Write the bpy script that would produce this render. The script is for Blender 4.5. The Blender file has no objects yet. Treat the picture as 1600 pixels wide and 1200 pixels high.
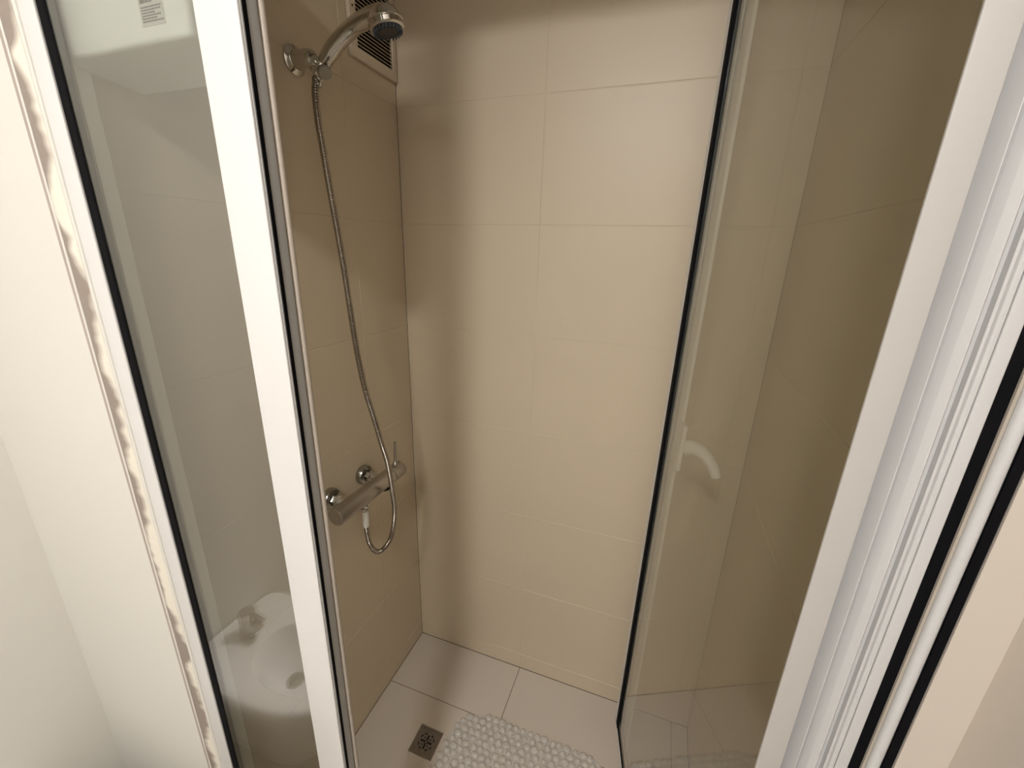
import bpy, math, random
from mathutils import Vector, Matrix
random.seed(7)
C = bpy.context.scene.collection
S = 1.11                       # all lengths below are in units of 1.11 m
# ---------------------------------------------------------------- camera
cam_d = bpy.data.cameras.new('camera'); cam = bpy.data.objects.new('camera', cam_d); C.objects.link(cam)
cam_d.sensor_width = 36; cam_d.lens = 36*655/1600; cam_d.clip_start = 0.02
CAM_R = [[0.940482, 0.338785, 0.026812], [0.126768, -0.276523, -0.952609], [-0.315316, 0.899311, -0.303012]]
m = Matrix(((CAM_R[0][0], -CAM_R[1][0], -CAM_R[2][0]),
            (CAM_R[0][1], -CAM_R[1][1], -CAM_R[2][1]),
            (CAM_R[0][2], -CAM_R[1][2], -CAM_R[2][2]))).to_4x4()
cam.matrix_world = Matrix.Translation(Vector((0.75812, -1.13929, 1.5))*S) @ m
bpy.context.scene.camera = cam
# ---------------------------------------------------------------- world, exposure
sc = bpy.context.scene
w = bpy.data.worlds.new('world'); sc.world = w; w.use_nodes = True
w.node_tree.nodes['Background'].inputs[0].default_value = (1, .93, .82, 1)
w.node_tree.nodes['Background'].inputs[1].default_value = 0.0
sc.view_settings.view_transform = 'Standard'; sc.view_settings.look = 'None'
sc.view_settings.gamma = 1; sc.view_settings.exposure = 0.06
sc.view_settings.use_curve_mapping = False
sc.cycles.max_bounces = 10; sc.cycles.transparent_max_bounces = 16
LAMP = (0.56, -1.95, 2.38); LAMP_W = 195.0; LAMP_R = .12
LAMP_COL = (1.0, .99, 1.0)

# ---------------------------------------------------------------- materials
def mat(name, col, rough=.5, metal=0, spec=.5, bump=None, vary=None, coat=0):
    M = bpy.data.materials.new(name); M.use_nodes = True; N = M.node_tree; b = N.nodes['Principled BSDF']
    b.inputs['Base Color'].default_value = (*col, 1); b.inputs['Roughness'].default_value = rough
    b.inputs['Metallic'].default_value = metal; b.inputs['Specular IOR Level'].default_value = spec
    b.inputs['Coat Weight'].default_value = coat
    tc = N.nodes.new('ShaderNodeTexCoord')
    if vary:
        sc_, amt = vary
        n = N.nodes.new('ShaderNodeTexNoise'); n.inputs['Scale'].default_value = sc_; n.inputs['Detail'].default_value = 4
        N.links.new(tc.outputs['Object'], n.inputs['Vector'])
        mx = N.nodes.new('ShaderNodeMix'); mx.data_type = 'RGBA'
        mx.inputs[6].default_value = (*[c*(1-amt) for c in col], 1); mx.inputs[7].default_value = (*[min(1, c*(1+amt)) for c in col], 1)
        N.links.new(n.outputs['Fac'], mx.inputs[0]); N.links.new(mx.outputs[2], b.inputs['Base Color'])
    if bump:
        sc_, st = bump
        n = N.nodes.new('ShaderNodeTexNoise'); n.inputs['Scale'].default_value = sc_; n.inputs['Detail'].default_value = 3
        N.links.new(tc.outputs['Object'], n.inputs['Vector'])
        bp = N.nodes.new('ShaderNodeBump'); bp.inputs['Strength'].default_value = st; bp.inputs['Distance'].default_value = .002
        N.links.new(n.outputs['Fac'], bp.inputs['Height']); N.links.new(bp.outputs['Normal'], b.inputs['Normal'])
    return M
TILE = mat('wall_tile', (.645, .545, .405), .42, spec=.4, vary=(2.2, .05), bump=(60, .03))
FTILE = mat('floor_tile', (.61, .54, .46), .38, vary=(3, .05), bump=(80, .05))
GROUT = mat('grout', (.64, .555, .42), .8)
TILE2 = mat('glossier_wall_tile', (.68, .575, .43), .40, spec=.4, vary=(2.2, .05), coat=.35)
TILE2.node_tree.nodes['Principled BSDF'].inputs['Coat Roughness'].default_value = .04
FGROUT = mat('dirty_grout', (.22, .16, .11), .85, vary=(14, .55))
PAINT = mat('cream_paint', (.735, .715, .655), .6, vary=(1.5, .02), bump=(90, .05))
PAINT2 = mat('shaded_beige_paint', (.55, .49, .42), .5, vary=(1.5, .02), bump=(90, .04))  # beige of the right side darkened; a person's shadow put into the colour
CEIL = mat('ceiling_paint', (.82, .80, .76), .8)
BATHFLOOR = mat('bathroom_floor', (.42, .36, .29), .4, vary=(4, .08))
ALU = mat('white_aluminium', (.71, .695, .68), .34, vary=(3, .01))
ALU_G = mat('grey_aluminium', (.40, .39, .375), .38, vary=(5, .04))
ALU_W = mat('shaded_jamb_aluminium', (.53, .52, .51), .35)  # white jamb made greyer; the shade falling there is in the colour
RUBBER = mat('black_rubber', (.002, .002, .003), .75, spec=.12)
CHROME = mat('chrome', (.62, .60, .57), .09, metal=1)
BCHROME = mat('brushed_chrome', (.40, .39, .36), .2, metal=1)
SATIN = mat('satin_chrome', (.47, .44, .40), .34, metal=1, bump=(300, .04))
HOSE = mat('hose_steel', (.36, .32, .28), .22, metal=1)
STEEL = mat('drain_steel', (.34, .31, .29), .3, metal=1, vary=(60, .2))
STEEL2 = mat('drain_cover_steel', (.30, .27, .26), .45, metal=1, vary=(60, .2))
DARK = mat('dark_void', (.012, .011, .010), .8)
FACE = mat('dark_nozzle_face', (.035, .038, .045), .35)
NOZ = mat('blue_grey_nozzle', (.07, .10, .14), .4)
PLASTIC = mat('white_plastic', (.90, .92, .87), .35, vary=(2, .02))
HPLASTIC = mat('handle_plastic', (.85, .83, .76), .3)
VENT = mat('vent_plastic', (.66, .56, .43), .5)
CERAM = mat('ceramic', (.90, .88, .86), .08, coat=.6)
STICKER = mat('sticker', (.62, .62, .57), .6)
INK = mat('ink', (.14, .125, .115), .7)
MATB = bpy.data.materials.new('clear_vinyl')
MATB.use_nodes = True
_b = MATB.node_tree.nodes['Principled BSDF']; _b.inputs['Base Color'].default_value = (.90, .86, .80, 1); _b.inputs['Roughness'].default_value = .08
_b.inputs['Specular IOR Level'].default_value = .9; _b.inputs['Coat Weight'].default_value = .7; _b.inputs['Coat Roughness'].default_value = .05
_n = MATB.node_tree.nodes; _t = _n.new('ShaderNodeBsdfTransparent'); _t.inputs[0].default_value = (.9, .87, .82, 1)
_m = _n.new('ShaderNodeMixShader'); _m.inputs[0].default_value = .52
MATB.node_tree.links.new(_t.outputs[0], _m.inputs[1]); MATB.node_tree.links.new(_b.outputs[0], _m.inputs[2])
MATB.node_tree.links.new(_m.outputs[0], _n['Material Output'].inputs[0])

def glass(name, col, f0):
    M = bpy.data.materials.new(name); M.use_nodes = True; N = M.node_tree; N.nodes.clear()
    o = N.nodes.new('ShaderNodeOutputMaterial'); t = N.nodes.new('ShaderNodeBsdfTransparent'); t.inputs[0].default_value = (*col, 1)
    g = N.nodes.new('ShaderNodeBsdfGlossy'); g.inputs['Roughness'].default_value = .012; g.inputs[0].default_value = (1, 1, 1, 1)
    lw = N.nodes.new('ShaderNodeLayerWeight'); lw.inputs[0].default_value = .5
    p = N.nodes.new('ShaderNodeMath'); p.operation = 'POWER'; p.inputs[1].default_value = 5
    q = N.nodes.new('ShaderNodeMath'); q.operation = 'MULTIPLY_ADD'; q.inputs[1].default_value = 1-f0; q.inputs[2].default_value = f0
    mx = N.nodes.new('ShaderNodeMixShader')
    N.links.new(lw.outputs['Facing'], p.inputs[0]); N.links.new(p.outputs[0], q.inputs[0]); N.links.new(q.outputs[0], mx.inputs[0])
    N.links.new(t.outputs[0], mx.inputs[1]); N.links.new(g.outputs[0], mx.inputs[2]); N.links.new(mx.outputs[0], o.inputs[0])
    return M
GLASS = glass('clear_glass', (.83, .84, .82), .12)
GLASS2 = glass('tinted_glass', (.86, .86, .83), .05)

CAULK_E = -.0270
def caulk_mat():
    M = mat('old_caulk', (.80, .76, .68), .55, bump=(70, .5)); N = M.node_tree; b = N.nodes['Principled BSDF']
    tc = N.nodes.new('ShaderNodeTexCoord'); sp = N.nodes.new('ShaderNodeSeparateXYZ'); N.links.new(tc.outputs['Object'], sp.inputs[0])
    mp = N.nodes.new('ShaderNodeMapping'); mp.inputs['Scale'].default_value = (.6, .6, 5.5); N.links.new(tc.outputs['Object'], mp.inputs[0])
    n = N.nodes.new('ShaderNodeTexNoise'); n.inputs['Scale'].default_value = 1.4; n.inputs['Detail'].default_value = 3; n.inputs['Roughness'].default_value = .6
    N.links.new(mp.outputs[0], n.inputs['Vector'])
    # grime lies along the left edge of the bead and reaches in by an uneven amount
    a = N.nodes.new('ShaderNodeMath'); a.operation = 'MULTIPLY_ADD'; a.inputs[1].default_value = 1.0; a.inputs[2].default_value = .065
    N.links.new(sp.outputs['X'], a.inputs[0])
    c = N.nodes.new('ShaderNodeMath'); c.operation = 'MULTIPLY_ADD'; c.inputs[1].default_value = -.13; N.links.new(n.outputs['Fac'], c.inputs[0]); N.links.new(a.outputs[0], c.inputs[2])
    r = N.nodes.new('ShaderNodeMapRange'); r.inputs[1].default_value = CAULK_E-.004; r.inputs[2].default_value = CAULK_E+.010; r.inputs[3].default_value = 1; r.inputs[4].default_value = 0
    N.links.new(c.outputs[0], r.inputs[0])
    mx = N.nodes.new('ShaderNodeMix'); mx.data_type = 'RGBA'; mx.inputs[6].default_value = (.80, .75, .65, 1); mx.inputs[7].default_value = (.30, .25, .21, 1)
    N.links.new(r.outputs[0], mx.inputs[0]); N.links.new(mx.outputs[2], b.inputs['Base Color'])
    return M
CAULK = caulk_mat()

# ---------------------------------------------------------------- mesh helpers
class MB:
    def __init__(s): s.v = []; s.f = []; s.m = []; s.sm = []
    def add(s, vs, fs, mi=0, smooth=False):
        b = len(s.v); s.v += [Vector(v) for v in vs]
        for f in fs: s.f.append([b+i for i in f]); s.m.append(mi); s.sm.append(smooth)
    def box(s, a, b, mi=0, ch=0):
        (x0, y0, z0), (x1, y1, z1) = a, b
        if ch <= 0:
            vs = [(x, y, z) for x in (x0, x1) for y in (y0, y1) for z in (z0, z1)]
            s.add(vs, [(0,1,3,2), (4,6,7,5), (0,4,5,1), (2,3,7,6), (0,2,6,4), (1,5,7,3)], mi); return
        s.hull_box((x0+x1)/2, (y0+y1)/2, (z0+z1)/2, (x1-x0)/2, (y1-y0)/2, (z1-z0)/2, ch, mi)
    def hull_box(s, cx, cy, cz, hx, hy, hz, ch, mi):
        # rounded box: profile rings stacked along z with a quarter round at both ends
        n = 4; rings = []
        for sgn in (-1, 1):
            for k in range(n+1):
                a = (k if sgn < 0 else n-k)/n*math.pi/2
                rings.append((cz+sgn*(hz-ch+ch*math.cos(a)), ch*math.sin(a)-ch))
        rr = []
        for z, ins in rings:
            r = []
            for qx, qy, a0 in ((1, 1, 0), (-1, 1, 90), (-1, -1, 180), (1, -1, 270)):
                for k in range(n+1):
                    a = math.radians(a0+90*k/n)
                    r.append((cx+qx*(hx-ch)+(ch+ins)*math.cos(a), cy+qy*(hy-ch)+(ch+ins)*math.sin(a), z))
            rr.append(r)
        s.loft(rr, mi, True, True)
    def loft(s, rings, mi=0, caps=True, smooth=True, closed=True):
        n = len(rings[0]); vs = [p for r in rings for p in r]; fs = []
        for i in range(len(rings)-1):
            for k in range(n if closed else n-1):
                fs.append((i*n+k, i*n+(k+1) % n, (i+1)*n+(k+1) % n, (i+1)*n+k))
        s.add(vs, fs, mi, smooth)
        if caps and closed:
            s.add(rings[0], [tuple(range(n-1, -1, -1))], mi, False); s.add(rings[-1], [tuple(range(n))], mi, False)
    def prism(s, poly, z0, z1, mi=0, smooth=False):
        s.loft([[(x, y, z0) for x, y in poly], [(x, y, z1) for x, y in poly]], mi, True, smooth)
    def lathe(s, o, ax, prof, n=32, mi=0, smooth=True, caps=True):
        o = Vector(o); ax = Vector(ax).normalized(); u = ax.orthogonal().normalized(); v = ax.cross(u)
        s.loft([[o+ax*h+(u*math.cos(t)+v*math.sin(t))*max(r, 1e-5) for t in [2*math.pi*k/n for k in range(n)]] for h, r in prof], mi, caps, smooth)
    def tube(s, pts, rad, n=14, mi=0, caps=True, step=None):
        pts = [Vector(p) for p in pts]; rad = rad if isinstance(rad, (list, tuple)) else [rad]*len(pts)
        rings = []; u = None
        for i, p in enumerate(pts):
            t = (pts[min(i+1, len(pts)-1)]-pts[max(i-1, 0)]).normalized()
            u = t.orthogonal().normalized() if u is None else (u-t*u.dot(t)).normalized()
            v = t.cross(u); rings.append([p+(u*math.cos(a)+v*math.sin(a))*rad[i] for a in [2*math.pi*k/n for k in range(n)]])
        s.loft(rings, mi, caps, True)
def spline(pts, per=8):
    pts = [Vector(p) for p in pts]; out = []
    for i in range(len(pts)-1):
        p0, p1, p2, p3 = pts[max(i-1, 0)], pts[i], pts[i+1], pts[min(i+2, len(pts)-1)]
        for k in range(per):
            t = k/per; out.append(.5*((2*p1)+(p2-p0)*t+(2*p0-5*p1+4*p2-p3)*t*t+(3*p1-p0-3*p2+p3)*t**3))
    return out+[pts[-1]]
def resample(pts, d):
    out = [pts[0]]; acc = 0
    for a, b in zip(pts, pts[1:]):
        L = (b-a).length; t = d-acc
        while t <= L: out.append(a+(b-a)*(t/L)); t += d
        acc = L-(t-d)
    return out
ORG = {}
def obj(name, mb, mats, parent=None, loc=(0, 0, 0), sharp=None):
    base = ORG.get(parent.name, Vector(loc)) if parent else Vector(loc)
    me = bpy.data.meshes.new(name); me.from_pydata([(v-base)*S for v in mb.v], [], mb.f)
    for M in (mats if isinstance(mats, (list, tuple)) else [mats]): me.materials.append(M)
    for p, mi, sm in zip(me.polygons, mb.m, mb.sm): p.material_index = mi; p.use_smooth = sm
    me.validate(); me.update()
    import bmesh
    bm = bmesh.new(); bm.from_mesh(me); bmesh.ops.remove_doubles(bm, verts=bm.verts, dist=1e-6); bmesh.ops.recalc_face_normals(bm, faces=bm.faces)
    for e in bm.edges:
        if len(e.link_faces) == 2 and e.calc_face_angle(0) > math.radians(38): e.smooth = False
    bm.to_mesh(me); bm.free()
    o = bpy.data.objects.new(name, me); C.objects.link(o)
    if parent: o.parent = parent
    else: o.location = base*S
    ORG[o.name] = base
    return o
def struct(name, mb, mats, loc=(0, 0, 0)):
    o = obj(name, mb, mats, None, loc); o['kind'] = 'structure'; return o
def thing(name, label, cat, loc=(0, 0, 0), group=None):
    o = bpy.data.objects.new(name, None); C.objects.link(o); o.location = Vector(loc)*S; o.empty_display_size = .05
    o['label'] = label; o['category'] = cat; ORG[o.name] = Vector(loc)
    if group: o['group'] = group
    return o
def tag(o, label, cat): o['label'] = label; o['category'] = cat; return o

# ---------------------------------------------------------------- tiled surfaces
def tiled(name, O, U, V, Nn, us, vs, mats, gap=.0020, slab=.02, rows=None):
    """tiles laid on a grout bed; the face of the tiles lies on the plane through O"""
    O, U, V, Nn = map(Vector, (O, U, V, Nn)); b = MB()
    P = lambda u, v, h: O+U*u+V*v+Nn*h
    u0, u1, v0, v1 = us[0], us[-1], vs[0], vs[-1]
    q = [P(u, v, h) for h in (-.0008, -slab) for u, v in ((u0, v0), (u1, v0), (u1, v1), (u0, v1))]
    b.add(q, [(0, 1, 2, 3), (4, 7, 6, 5), (0, 4, 5, 1), (1, 5, 6, 2), (2, 6, 7, 3), (3, 7, 4, 0)], 1)
    g = gap/2; c = .0007
    for j in range(len(vs)-1):
        uu = rows[j] if rows and j in rows else us
        for i in range(len(uu)-1):
            a0, a1, b0, b1 = uu[i]+g, uu[i+1]-g, vs[j]+g, vs[j+1]-g
            t = [random.uniform(-.00012, .00012) for _ in range(4)]
            lo = [P(u, v, -.0009) for u, v in ((a0, b0), (a1, b0), (a1, b1), (a0, b1))]
            hi = [P(u, v, h) for (u, v), h in zip(((a0+c, b0+c), (a1-c, b0+c), (a1-c, b1-c), (a0+c, b1-c)), t)]
            b.add(lo+hi, [(4, 5, 6, 7), (0, 1, 5, 4), (1, 2, 6, 5), (2, 3, 7, 6), (3, 0, 4, 7)], 0)
    return struct(name, b, mats)
HC = 2.40                       # ceiling height
zs = [0, .067, .367, .667, .967, 1.266, 1.566, 1.866, 2.166, HC]
tiled('wall_shower_back', (0, 0, 0), (1, 0, 0), (0, 0, 1), (0, -1, 0), [0, .425, .965, 1.012], zs, [TILE, GROUT])
tiled('wall_shower_left', (0, 0, 0), (0, -1, 0), (0, 0, 1), (1, 0, 0), [0, .212, .752], zs, [TILE, GROUT])
tiled('wall_shower_right', (1.012, 0, 0), (0, -1, 0), (0, 0, 1), (-1, 0, 0), [0, .752], zs, [TILE2, TILE2])
tiled('floor_shower', (0, 0, 0), (1, 0, 0), (0, -1, 0), (0, 0, 1), [0, .422, .962, 1.012], [0, .215, .72], [FTILE, FGROUT],
      gap=.0022, rows={1: [0, .30, .84, 1.012]} if False else {1: [0, 1.012]})

# ---------------------------------------------------------------- room shell
XL, XR, YB = -.42, 1.046, -2.6
b = MB(); b.box((XL-.08, -.77, 0), (-.004, -.70, HC)); b.box((-.03, -.70, 0), (-.021, .02, HC)); struct('wall_front_left', b, PAINT)
b = MB(); b.box((1.0125, -.77, 0), (XR+.08, -.70, HC)); struct('wall_front_right', b, PAINT2)
b = MB(); b.box((-.004, -.77, 2.205), (1.02, -.735, HC)); struct('wall_shade_lintel', b, PAINT)  # unseen lintel, added to keep the top of the back wall darker
b = MB(); b.box((XL-.08, YB-.1, 0), (XL, -.77, HC)); struct('wall_left', b, PAINT)
b = MB(); b.box((XR, YB-.1, 0), (XR+.08, -.77, HC)); struct('wall_right', b, PAINT2)
b = MB(); b.box((XL, YB-.1, 0), (XR, YB, HC)); struct('wall_rear', b, PAINT)
b = MB(); b.box((XL-.08, YB-.1, HC), (XR+.08, .03, HC+.05)); struct('ceiling', b, CEIL)
b = MB(); b.box((XL-.08, YB-.1, -.05), (XR+.08, -.79, 0)); struct('floor', b, BATHFLOOR)
b = MB(); b.box((0.001, -.80, -.02), (1.012, -.721, .10), ch=.008); struct('trim_1', b, PAINT2)

# caulk bead and corner bead left of the screen
b = MB()
n = 60
rings = []
for i in range(n+1):
    z = HC*i/n; wv = .0035*math.sin(z*9+1)+.0025*math.sin(z*23)+.0015*math.sin(z*51)
    rings.append([(-.0384, -.7702, z), (-.0375+wv*.2, -.7716, z), (-.030+wv, -.7728, z), (-.021+wv, -.7716, z), (-.014, -.7706, z), (-.0105, -.7702, z)])
b.loft(rings, 0, False, True, closed=False); struct('trim_2', b, CAULK)
b = MB(); b.tube([(-.0407, -.7705, 0), (-.0407, -.7705, HC)], .0019, 10); struct('trim_3', b, PAINT)
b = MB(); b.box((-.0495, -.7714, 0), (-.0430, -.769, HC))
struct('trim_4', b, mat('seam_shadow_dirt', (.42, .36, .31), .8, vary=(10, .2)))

# ---------------------------------------------------------------- fixed screen
ZT = 2.155; ZB = .10
scr = thing('shower_screen', 'narrow fixed glass shower screen in a white aluminium frame, left of the open doorway', 'shower screen', (.14, -.75, ZB))
b = MB(); b.box((-.0165, -.768, ZB), (.0250, -.746, ZT), ch=.0012); obj('wall_stile', b, ALU, scr)
b = MB(); b.box((.0250, -.7668, ZB), (.0268, -.747, ZT)); obj('stile_lip', b, ALU_G, scr)['label'] = 'grey lip along the glass'
b = MB(); b.prism([(.0262, -.7655), (.040, -.7658), (.0425, -.7650), (.0425, -.7638), (.0262, -.7638)], ZB+.01, ZT-.01); obj('gasket', b, RUBBER, scr)['label'] = 'black rubber glazing gasket'
b = MB(); b.box((.0270, -.7638, ZB+.012), (.2855, -.7588, ZT-.012)); obj('glass_pane', b, GLASS, scr)['label'] = 'clear glass pane reflecting the bidet'
b = MB(); b.box((.0022, -.7440, ZB), (.010, -.716, ZT), ch=.003); obj('inner_channel', b, ALU_G and mat('channel_paint', (.86, .84, .77), .5), scr)['label'] = 'pale channel along the tiled wall behind the glass'
b = MB(); b.box((.2805, -.768, ZB), (.3385, -.7645, ZT), ch=.0012); b.box((.2870, -.7650, ZB), (.3300, -.742, ZT)); obj('post', b, ALU, scr)['label'] = 'white post at the door opening'
b = MB(); b.box((.3300, -.7648, ZB), (.3398, -.7634, ZT)); b.box((.3300, -.7585, ZB), (.3395, -.7448, ZT), ch=.001); obj('post_return', b, ALU_G, scr)['label'] = 'grey aluminium side of the post'
b = MB(); b.box((.3300, -.7634, ZB), (.3403, -.7585, ZT)); obj('door_seal', b, RUBBER, scr)['label'] = 'black rubber door seal'
b = MB(); b.tube([(.3365, -.7385, ZB), (.3365, -.7385, ZT)], .0045, 12); obj('rear_bead', b, mat('bead_plastic', (.50, .44, .37), .4), scr)['label'] = 'beige rounded bead at the back of the post'
b = MB(); b.box((-.0105, -.772, ZT), (1.015, -.728, ZT+.05), ch=.003); struct('header_rail', b, ALU)  # unseen top rail of the shower frame, height set by its shadow
b = MB(); b.box((.0270, -.768, ZB), (.2833, -.742, ZB+.035), ch=.003); obj('bottom_rail', b, ALU, scr)

# ---------------------------------------------------------------- right jamb: a stepped white profile
jamb = thing('door_jamb', 'stepped white aluminium door jamb with long ridges, fixed to the right wall', 'door frame', (.97, -.75, ZB))
outl = [(.9325, -.7480), (.9345, -.7495), (.9372, -.7540), (.9405, -.7605), (.9432, -.7665), (.9438, -.7665),
        (.9440, -.7500), (.9462, -.7520), (.9500, -.7580), (.9540, -.7630), (.9578, -.7668), (.9590, -.7668), (.9605, -.7650),
        (.9610, -.7590), (.9660, -.7590), (.9662, -.7645), (.9675, -.7655), (.9688, -.7645), (.9692, -.7630), (.9700, -.7645), (.9712, -.7655), (.9730, -.7655), (.9742, -.7640)]
b = MB(); b.prism(outl+[(.9742, -.742), (.9325, -.742)], ZB, ZT); obj('ridged_profile', b, ALU_W, jamb)
b = MB(); b.box((.9746, -.7652, ZB), (.9842, -.742, ZT), ch=.0012); obj('cover_strip', b, ALU_W, jamb)
b = MB(); b.box((.9842, -.7630, .60), (.9935, -.742, ZT)); b.box((.9842, -.7630, ZB), (.9862, -.742, .60)); obj('foam_seal', b, RUBBER, jamb)['label'] = 'black foam seal, narrower below'
b = MB(); b.box((.9862, -.7650, ZB), (.9905, -.742, .595)); b.box((.9937, -.7650, ZB), (.9958, -.742, ZT)); obj('backing_strip', b, mat('backing', (.40, .35, .29), .6), jamb)['label'] = 'brownish backing strip'
b = MB(); b.tube([(1.0005, -.7655, ZB), (1.0005, -.7655, ZT)], .0046, 14); obj('round_bead', b, ALU_W, jamb)['label'] = 'rounded white bead'
b = MB(); b.box((1.005, -.7690, ZB), (1.0115, -.742, ZT)); obj('outer_seal', b, RUBBER, jamb)['label'] = 'black outer seal line'

# ---------------------------------------------------------------- door leaf, opened inwards
E0 = Vector((.7905, -.190, 0)); H0 = Vector((.9215, -.752, 0)); LB, LT = .178, 2.145
du = (H0-E0).normalized(); dn = Vector((-du.y, du.x, 0)).normalized()
if dn.x < 0: dn = -dn          # dn points to the right-hand tiled wall (far face)
LL = (H0-E0).length
def LP(s, n, z): return E0+du*s+dn*n+Vector((.012*(z-LB)*(1-s/LL), 0, z))   # the leaf sags a little at its free edge
def lbox(b, s0, s1, n0, n1, z0, z1, mi=0):
    vs = [LP(s, n, z) for s in (s0, s1) for n in (n0, n1) for z in (z0, z1)]
    b.add(vs, [(0,1,3,2), (4,6,7,5), (0,4,5,1), (2,3,7,6), (0,2,6,4), (1,5,7,3)], mi)
door = thing('shower_door', 'glass shower door swung inwards at the right, with a curved white handle', 'shower door', tuple(H0+Vector((0, 0, LB))))
b = MB(); lbox(b, .004, LL, -.0025, .0025, LB+.004, LT-.004); obj('glass_pane', b, GLASS2, door)
b = MB(); lbox(b, -.018, .003, -.0075, .004, LB-.012, LT); lbox(b, .003, LL, -.0065, -.0005, LB-.014, LB-.0005); lbox(b, -.018, .030, .0035, .012, LB-.012, LT)
obj('edge_profile', b, ALU, door)['label'] = 'thin white edge profile'
b = MB(); lbox(b, .003, .020, -.0078, -.0028, LB-.0005, LT); lbox(b, .020, LL, -.0062, -.0028, LB-.0005, LB+.0065)
obj('gasket', b, RUBBER, door)['label'] = 'black rubber gasket round the glass'
b = MB(); lbox(b, .030, .078, .006, .012, LB, LT); obj('rear_strip', b, mat('rear_strip_paint', (.80, .79, .73), .5), door)['label'] = 'pale strip seen through the glass edge'
b = MB(); b.box((.9110, -.7675, ZB+.002), (.9318, -.7645, ZT), ch=.0008); b.box((.922, -.7650, ZB+.002), (.9318, -.7440, ZT)); obj('hinge_stile', b, mat('shaded_stile_paint', (.44, .42, .395), .4), door)  # stile greyed below the frame white, carrying right-side shade in its colour
# handle on the far face
hb = .055
hb_s = .095
b = MB()
hp = spline([LP(hb_s, .010, 1.120), LP(hb_s, .030, 1.124), LP(hb_s+.004, .054, 1.113), LP(hb_s+.009, .074, 1.090), LP(hb_s+.013, .083, 1.069)], 6)
k = len(hp)
b.tube(hp, [.0165-.0065*i/(k-1) for i in range(k)], 14)
h = obj('handle', b, HPLASTIC, door); h['label'] = 'curved white plastic handle'
b = MB(); lbox(b, hb_s-.012, hb_s+.012, .0030, .0105, 1.075, 1.175); obj('handle_plate', b, HPLASTIC, h)

# ---------------------------------------------------------------- wall box behind the fixed screen
wb = thing('wall_box', 'white plastic box with rounded edges and a printed label, high behind the narrow glass', 'box', (0, -.7, 1.71))
b = MB(); b.box((.0015, -.7445, 1.712), (.240, -.650, 2.05), ch=.006); b.v = [Vector((v.x, v.y, v.z-.010)) if v.z < 1.8 and v.y > -.70 else v for v in b.v]; obj('casing', b, PLASTIC, wb)
b = MB(); x0, x1, z0, z1 = .168, .206, 1.728, 1.764
b.box((x0, -.7450, z0), (x1, -.7444, z1)); st = obj('sticker', b, STICKER, wb); st['label'] = 'small printed sticker'
b = MB()
xx = x0+.003
while xx < x0+.021:
    wd = random.choice((.0006, .001, .0015)); b.box((xx, -.7453, z1-.015), (xx+wd, -.7450, z1-.004)); xx += wd+random.choice((.0005, .0009))
for r in range(6):
    xx = x0+.003
    while xx < x1-.004-(.010 if r in (2, 4) else 0):
        wd = random.uniform(.0015, .005); b.box((xx, -.7453, z1-.0195-r*.0026), (xx+wd, -.7450, z1-.0182-r*.0026)); xx += wd+.0009
obj('print', b, INK, st)

# ---------------------------------------------------------------- air vent
vt = thing('air_vent', 'beige louvred air vent grille high in the tiled corner behind the shower head', 'vent', (0, -.093, 1.925))
y0, y1, z0, z1 = -.1835, -.004, 1.921, 2.150
b = MB()
fw = .024
b.box((.0005, y0, z0), (.010, y1, z0+fw), ch=.0022); b.box((.0005, y0, z1-fw), (.010, y1, z1), ch=.0022)
b.box((.0005, y0, z0+fw-.002), (.010, y0+fw, z1-fw+.002), ch=.0022); b.box((.0005, y1-fw*.75, z0+fw-.002), (.010, y1, z1-fw+.002), ch=.0022)
obj('frame', b, VENT, vt)
b = MB(); b.box((.0006, y0+.01, z0+.01), (.0015, y1-.01, z1-.01)); obj('opening', b, DARK, vt)['label'] = 'dark opening behind the slats'
z = z0+fw+.007
while z < z1-fw-.004:
    b = MB(); ya, yb = y0+fw-.003, y1-fw*.75+.003
    vs = [(x, y, zz) for y in (ya, yb) for x, zz in ((.0085, z-.0018), (.0095, z-.0008), (.0035, z+.0032), (.0027, z+.0022))]
    b.add(vs, [(0,1,2,3), (7,6,5,4), (0,4,5,1), (1,5,6,2), (2,6,7,3), (3,7,4,0)]); obj('slat', b, VENT, vt); z += .0080
for yy, zz in ((y0+.012, 2.020), (y0+.012, z0+.19)):
    b = MB(); b.lathe((.0098, yy, zz), (1, 0, 0), [(0, .0026), (.0008, .0022)], 12); obj('screw', b, DARK, vt)

# ---------------------------------------------------------------- shower holder, handset, hose
HY = -.340
hold = thing('shower_holder', 'chrome wall bracket holding the hand shower, with a round wall flange', 'bracket', (0, -.354, 1.852))
b = MB(); b.lathe((0.0005, -.354, 1.851), (1, 0, 0), [(0, .0262), (.003, .0265), (.0055, .0245), (.0075, .0185), (.009, .0172), (.030, .0162), (.046, .0150), (.050, .0125), (.052, .006)], 40); obj('flange', b, CHROME, hold)
b = MB(); b.lathe((.040, -.354, 1.848), (.62, .32, -.35), [(0, .0100), (.003, .0125), (.014, .0125), (.020, .0105), (.022, .006)], 32); obj('arm', b, CHROME, hold)
b = MB(); b.lathe((.0535, -.345, 1.834), (.5, .28, .82), [(-.013, .0120), (-.011, .0135), (.010, .0145), (.013, .0130)], 28); obj('cradle', b, CHROME, hold)
b = MB(); b.lathe((.062, -.350, 1.826), (.75, -.42, -.22), [(.006, .007), (.012, .0078), (.0135, .0128), (.027, .0128), (.029, .0105)], 28); kb = obj('knob', b, SATIN, hold)
kb['label'] = 'satin round tightening knob'

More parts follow.
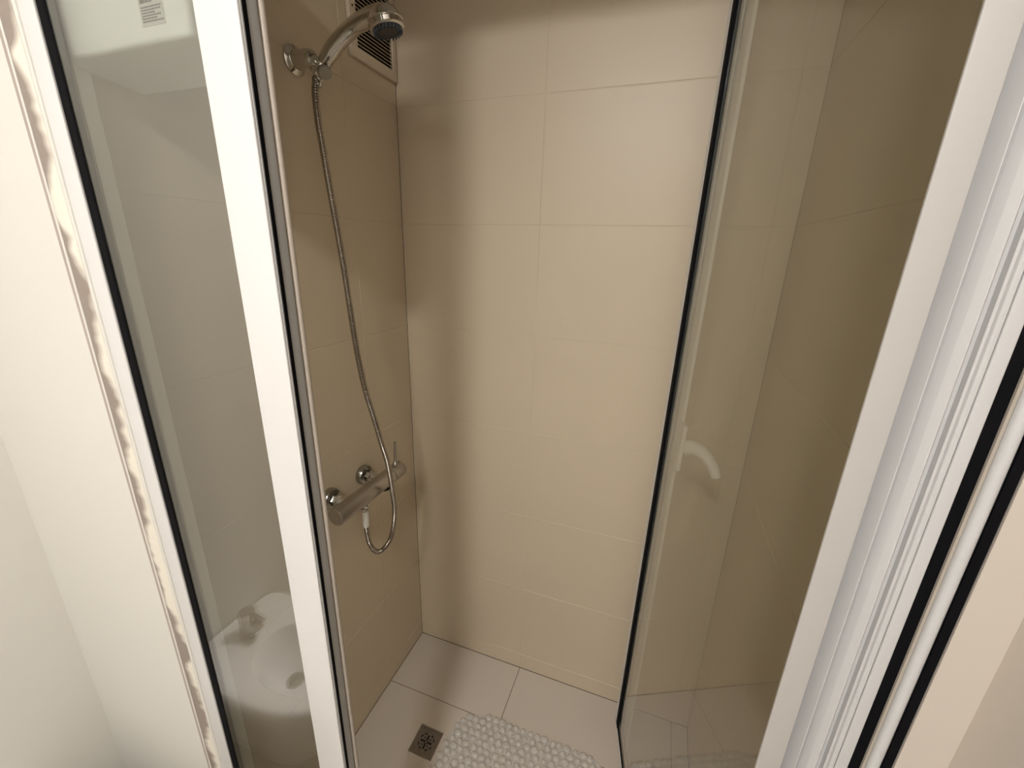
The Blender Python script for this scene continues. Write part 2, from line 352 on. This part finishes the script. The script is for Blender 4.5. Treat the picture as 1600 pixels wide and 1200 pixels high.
hs = thing('hand_shower', 'chrome hand shower with a dark nozzle face hanging in the wall bracket', 'shower head', (.05, HY, 1.83))
b = MB(); hp = spline([(.047, HY-.002, 1.818), (.058, HY, 1.838), (.078, HY, 1.859), (.108, HY, 1.880), (.143, HY, 1.897), (.178, HY, 1.906), (.205, HY, 1.908)], 6)
k = len(hp); b.tube(hp, [.0095+.0055*min(1, i/(k*.35))+.002*max(0, (i-k*.6)/(k*.4)) for i in range(k)], 20); obj('grip', b, CHROME, hs)
nf = Vector((.20, .05, -.98)).normalized(); hc = Vector((.2165, HY-.002, 1.880))
b = MB(); b.lathe(hc, nf, [(-.040, .004), (-.038, .012), (-.033, .0205), (-.024, .0285), (-.016, .0320), (-.013, .0325), (-.012, .0312), (-.0105, .0312), (-.0095, .0325), (-.003, .0318), (-.001, .0290), (-.0005, .0275)], 40); hd = obj('head', b, CHROME, hs)
b = MB(); b.lathe(hc, nf, [(-.002, .0275), (.0010, .0272), (.0024, .0240), (.0024, .0180), (.0036, .0172), (.0036, .0010)], 36); fc = obj('nozzle_face', b, FACE, hd); fc['label'] = 'dark nozzle face'
u = nf.orthogonal().normalized(); v = nf.cross(u)
b = MB()
for ring, cnt in ((.0255, 24), (.0215, 20)):
    for i in range(cnt):
        a = 2*math.pi*i/cnt; b.lathe(hc+(u*math.cos(a)+v*math.sin(a))*ring, nf, [(.000, .0016), (.0050, .0013), (.0054, .0006)], 8)
o = obj('nozzles', b, NOZ, fc); o['kind'] = 'stuff'; o['label'] = 'blue-grey rubber nozzles'

HOSEP = [(.045, -.345, 1.822), (.046, -.350, 1.808), (.050, -.358, 1.785), (.055, -.363, 1.738), (.06, -.362, 1.68), (.066, -.36, 1.608), (.072, -.356, 1.525),
 (.08, -.355, 1.438), (.088, -.356, 1.345), (.095, -.353, 1.247), (.103, -.347, 1.166), (.11, -.331, 1.086), (.118, -.319, 1.011), (.122, -.306, .95),
 (.12, -.292, .863), (.112, -.277, .78), (.102, -.284, .705), (.092, -.311, .675), (.084, -.335, .680), (.076, -.349, .715), (.071, -.350, .756), (.070, -.3497, .775)]
hz = thing('shower_hose', 'long ribbed chrome hose looping from the mixer bar up to the hand shower', 'hose', (.09, -.311, .675))
cp = resample(spline(HOSEP, 10), .0013)
b = MB(); b.tube(cp, [.0071 if (i//2) % 2 else .0060 for i in range(len(cp))], 12); obj('ribbed_tube', b, HOSE, hz)
b = MB(); b.lathe((.070, -.3497, .770), (0, .02, 1), [(0, .0078), (.003, .0090), (.030, .0088), (.046, .0080), (.048, .0080)], 24); obj('sleeve', b, HPLASTIC, hz)['label'] = 'white plastic sleeve'
b = MB(); b.lathe((.070, -.348, .818), (0, .02, 1), [(0, .0098), (.002, .0108), (.009, .0108), (.011, .009), (.012, .009)], 8); obj('nut', b, CHROME, hz)
b = MB(); b.lathe((.0455, -.3455, 1.805), (-.02, .15, .98), [(0, .0082), (.002, .0092), (.014, .0098), (.016, .0085)], 24); obj('end_cone', b, CHROME, hz)

# ---------------------------------------------------------------- mixer bar
mx = thing('shower_mixer', 'chrome bar shower mixer with a thin upright lever on the left tiled wall', 'mixer tap', (0, -.32, .86))
A = Vector((.070, -.455, .866)); B = Vector((.070, -.178, .863)); ax = (B-A).normalized(); R = .0235
b = MB(); b.lathe(A, ax, [(0, R-.004), (.001, R-.0015), (.004, R), (.222, R), (.2235, R-.0015), (.224, R-.003)], 48); body = obj('body', b, SATIN, mx)
b = MB(); b.lathe(A+ax*.223, ax, [(0, R-.002), (.003, R-.002)], 40); obj('collar', b, DARK, body)['label'] = 'dark ring before the lever cap'
b = MB(); b.lathe(A+ax*.226, ax, [(0, R-.002), (.001, R-.0002), (.003, R), (.046, R), (.049, R-.001), (.0505, R-.004)], 48); cap = obj('lever_cap', b, SATIN, mx)
P = A+ax*.252+Vector((0, 0, R-.002)); b = MB(); b.lathe(P, (-.02, .10, 1), [(0, .0080), (.006, .0078), (.010, .0045), (.012, .0042), (.066, .0042), (.070, .0046), (.071, .0036)], 20); obj('lever', b, SATIN, cap)
for yy in (-.401, -.268):
    b = MB(); b.lathe((.0005, yy, .873), (1, 0, 0), [(0, .027), (.003, .0285), (.012, .0282), (.017, .0255), (.0185, .0170), (.0140, .0150)], 40); fl = obj('flange', b, BCHROME, mx)
    b = MB(); b.lathe((.010, yy, .873), (1, 0, -.05), [(0, .0125), (.008, .0125), (.009, .0150), (.024, .0150), (.026, .0120), (.045, .0120)], 6, smooth=False); obj('union_nut', b, CHROME, fl)
b = MB(); b.lathe((.070, -.346, .829), (0, 0, 1), [(0, .0098), (.003, .0118), (.008, .0118), (.018, .0118)], 24); obj('outlet', b, CHROME, mx)
b = MB()  # shallow dark disc standing in for the shaded recess under the bar
o0 = A+ax*.195+Vector((.006, 0, -R+.001)); b.lathe(o0, (.25, 0, -1), [(0, .0165), (.002, .0165), (.004, .0150), (.0045, .0135)], 28); obj('underside_recess_disc', b, DARK, body)['label'] = 'dark recess under the bar'

# ---------------------------------------------------------------- floor drain
dx0, dx1, dy0, dy1 = .184, .264, -.387, -.305
dr = thing('floor_drain', 'small square steel floor drain with a cross-slotted cover, beside the bath mat', 'drain', ((dx0+dx1)/2, (dy0+dy1)/2, 0))
b = MB(); f = .006
b.box((dx0, dy0, -.0005), (dx1, dy0+f, .0022)); b.box((dx0, dy1-f, -.0005), (dx1, dy1, .0022)); b.box((dx0, dy0+f, -.0005), (dx0+f, dy1-f, .0022)); b.box((dx1-f, dy0+f, -.0005), (dx1, dy1-f, .0022))
obj('rim', b, STEEL, dr)['label'] = 'raised steel rim'
b = MB(); b.box((dx0+f, dy0+f, .0001), (dx1-f, dy1-f, .0009)); cv = obj('cover', b, STEEL2, dr)
b = MB(); cx, cy = (dx0+dx1)/2, (dy0+dy1)/2
def slot(r0, r1, w_, ang, tang=0):
    a = math.radians(ang); d = Vector((math.cos(a), math.sin(a), 0)); e = Vector((-d.y, d.x, 0)); c0 = Vector((cx, cy, 0))
    if tang: q = [c0+d*(r0-w_)+e*(-r1), c0+d*(r0+w_)+e*(-r1), c0+d*(r0+w_)+e*r1, c0+d*(r0-w_)+e*r1]
    else: q = [c0+d*r0-e*w_, c0+d*r1-e*w_, c0+d*r1+e*w_, c0+d*r0+e*w_]
    b.add([p+Vector((0, 0, h)) for h in (.0009, .0012) for p in q], [(4,5,6,7), (0,1,5,4), (1,2,6,5), (2,3,7,6), (3,0,4,7), (0,3,2,1)])
for a in (0, 90, 180, 270): slot(.003, .020, .0030, a)
for a in (45, 135, 225, 315): slot(.011, .0165, .0017, a); slot(.0235, .0042, .0021, a+16, 1); slot(.0235, .0042, .0021, a-16, 1)
obj('slots', b, DARK, cv)['label'] = 'black cut-out slots'

# ---------------------------------------------------------------- bath mat
b = MB()
mx0, mx1, my1, my0 = .280, .762, -.204, -.70
RR = .11
def inside(x, y):
    if x < mx0 or x > mx1 or y > my1 or y < my0: return False
    if x < mx0+RR and y > my1-RR and (x-mx0-RR)**2+(y-my1+RR)**2 > RR*RR: return False
    if x > mx1-.03 and y > my1-.03 and (x-mx1+.03)**2+(y-my1+.03)**2 > .0009: return False
    return True
pitch = .0245; row = 0; y = my1-.004
bub = []
while y > my0:
    x = mx0+.004+(row % 2)*pitch*.5
    while x < mx1:
        xx, yy = x+random.uniform(-.0025, .0025), y+random.uniform(-.0014, .0014)
        if inside(xx, yy): bub.append((xx, yy, random.uniform(.0095, .0140)))
        x += pitch
    y -= pitch*.80; row += 1
for (x, y, r) in bub:
    n = 12; rings = []
    for h, q in ((.0006, 1.0), (.0036, 1.0), (.0068, .84), (.0086, .56), (.0094, .24)):
        rings.append([(x+r*q*math.cos(2*math.pi*k/n), y+r*q*.80*math.sin(2*math.pi*k/n), h) for k in range(n)])
    b.loft(rings, 0, True, True)
    if random.random() < .33: b.lathe((x, y, .0085), (0, 0, 1), [(0, r*.5), (.0024, r*.44), (.0036, r*.2)], 10)
# thin web between the bubbles
poly = [(mx0+RR-RR*math.cos(a), my1-RR+RR*math.sin(a)) for a in [math.pi/2*k/8 for k in range(9)]]+[(mx1-.03+.03*math.sin(a), my1-.03+.03*math.cos(a)) for a in [math.pi/2*k/5 for k in range(6)]]+[(mx1, my0), (mx0, my0)]
b.prism(poly, .0004, .0018)
tag(obj('bath_mat', b, MATB, None, (.5, -.45, 0)), 'translucent bubbled non-slip bath mat on the shower floor', 'bath mat')

# ---------------------------------------------------------------- bidet (seen mirrored in the fixed glass)
bd = thing('bidet', 'white ceramic bidet against the left bathroom wall, mirrored in the narrow glass', 'bidet', (-.3, -1.073, 0))
BY = -1.073
def ring(x0, x1, hw, z, e=2.4, n=56, back=None):
    cx, hx = (x0+x1)/2, (x1-x0)/2; r = []
    for k in range(n):
        a = 2*math.pi*k/n; c, s_ = math.cos(a), math.sin(a)
        ee = e if c > 0 else (back or e)
        r.append((cx+hx*math.copysign(abs(c)**(2/ee), c), BY+hw*math.copysign(abs(s_)**(2/ee), s_), z))
    return r
X0 = XL+.001
b = MB()
b.loft([ring(X0, -.06, .105, .001, 2.6, back=7), ring(X0, -.03, .115, .10, 2.6, back=7), ring(X0, .03, .140, .19, 2.4, back=7), ring(X0, .07, .156, .26, 2.3, back=7), ring(X0, .088, .165, .305, 2.3, back=7),
        ring(X0, .092, .168, .330, 2.3, back=7), ring(X0+.003, .088, .164, .338, 2.3, back=7), ring(X0+.008, .080, .156, .342, 2.3, back=6), ring(-.262, .045, .112, .341, 2.2), ring(-.257, .040, .108, .336, 2.2),
        ring(-.246, .030, .098, .300, 2.1), ring(-.225, .005, .080, .250, 2.0), ring(-.20, -.06, .050, .222, 2.0), ring(-.191, -.135, .027, .216, 2.0)], 0, True, True)
obj('bowl', b, CERAM, bd)
b = MB(); b.lathe((-.163, BY, .2155), (0, 0, 1), [(0, .027), (.003, .027), (.0045, .022), (.0046, .020), (.0075, .0195), (.0085, .015)], 32); obj('waste_plug', b, CHROME, bd)
tp = thing('bidet_tap', 'chrome single-lever mixer tap standing on the back of the bidet', 'tap', (-.325, BY, .342))
b = MB(); b.lathe((-.325, BY, .3425), (0, 0, 1), [(0, .028), (.004, .028), (.006, .0245), (.058, .024), (.060, .022), (.061, .024), (.080, .024), (.084, .020)], 32); obj('body', b, CHROME, tp)
b = MB(); b.tube([(-.310, BY, .385), (-.285, BY, .388), (-.268, BY, .380)], [.012, .011, .0105], 16); obj('spout', b, CHROME, tp)
b = MB(); b.tube([(-.322, BY, .424), (-.290, BY, .424), (-.255, BY, .416)], [.0085, .0075, .0070], 12); obj('lever', b, CHROME, tp)

# ---------------------------------------------------------------- ceiling lamp (behind the camera)
lm = thing('ceiling_lamp', 'round ceiling lamp behind the camera', 'lamp', LAMP)
b = MB(); b.lathe((LAMP[0], LAMP[1], HC-.001), (0, 0, -1), [(0, LAMP_R+.012), (.012, LAMP_R+.012), (.014, LAMP_R+.001), (.008, LAMP_R)], 48); obj('lamp_ring', b, CHROME, lm)
EM = bpy.data.materials.new('lamp_glow'); EM.use_nodes = True; N = EM.node_tree; N.nodes.clear()
o = N.nodes.new('ShaderNodeOutputMaterial'); e = N.nodes.new('ShaderNodeEmission'); e.inputs[0].default_value = (*LAMP_COL, 1); e.inputs[1].default_value = LAMP_W
N.links.new(e.outputs[0], o.inputs[0])
b = MB(); b.lathe((LAMP[0], LAMP[1], HC-.010), (0, 0, -1), [(0, LAMP_R-.001)]+[(.055*math.sin(a), (LAMP_R-.002)*math.cos(a)) for a in (.2, .45, .7, .95, 1.2, 1.4, 1.55)], 48); obj('diffuser', b, EM, lm)
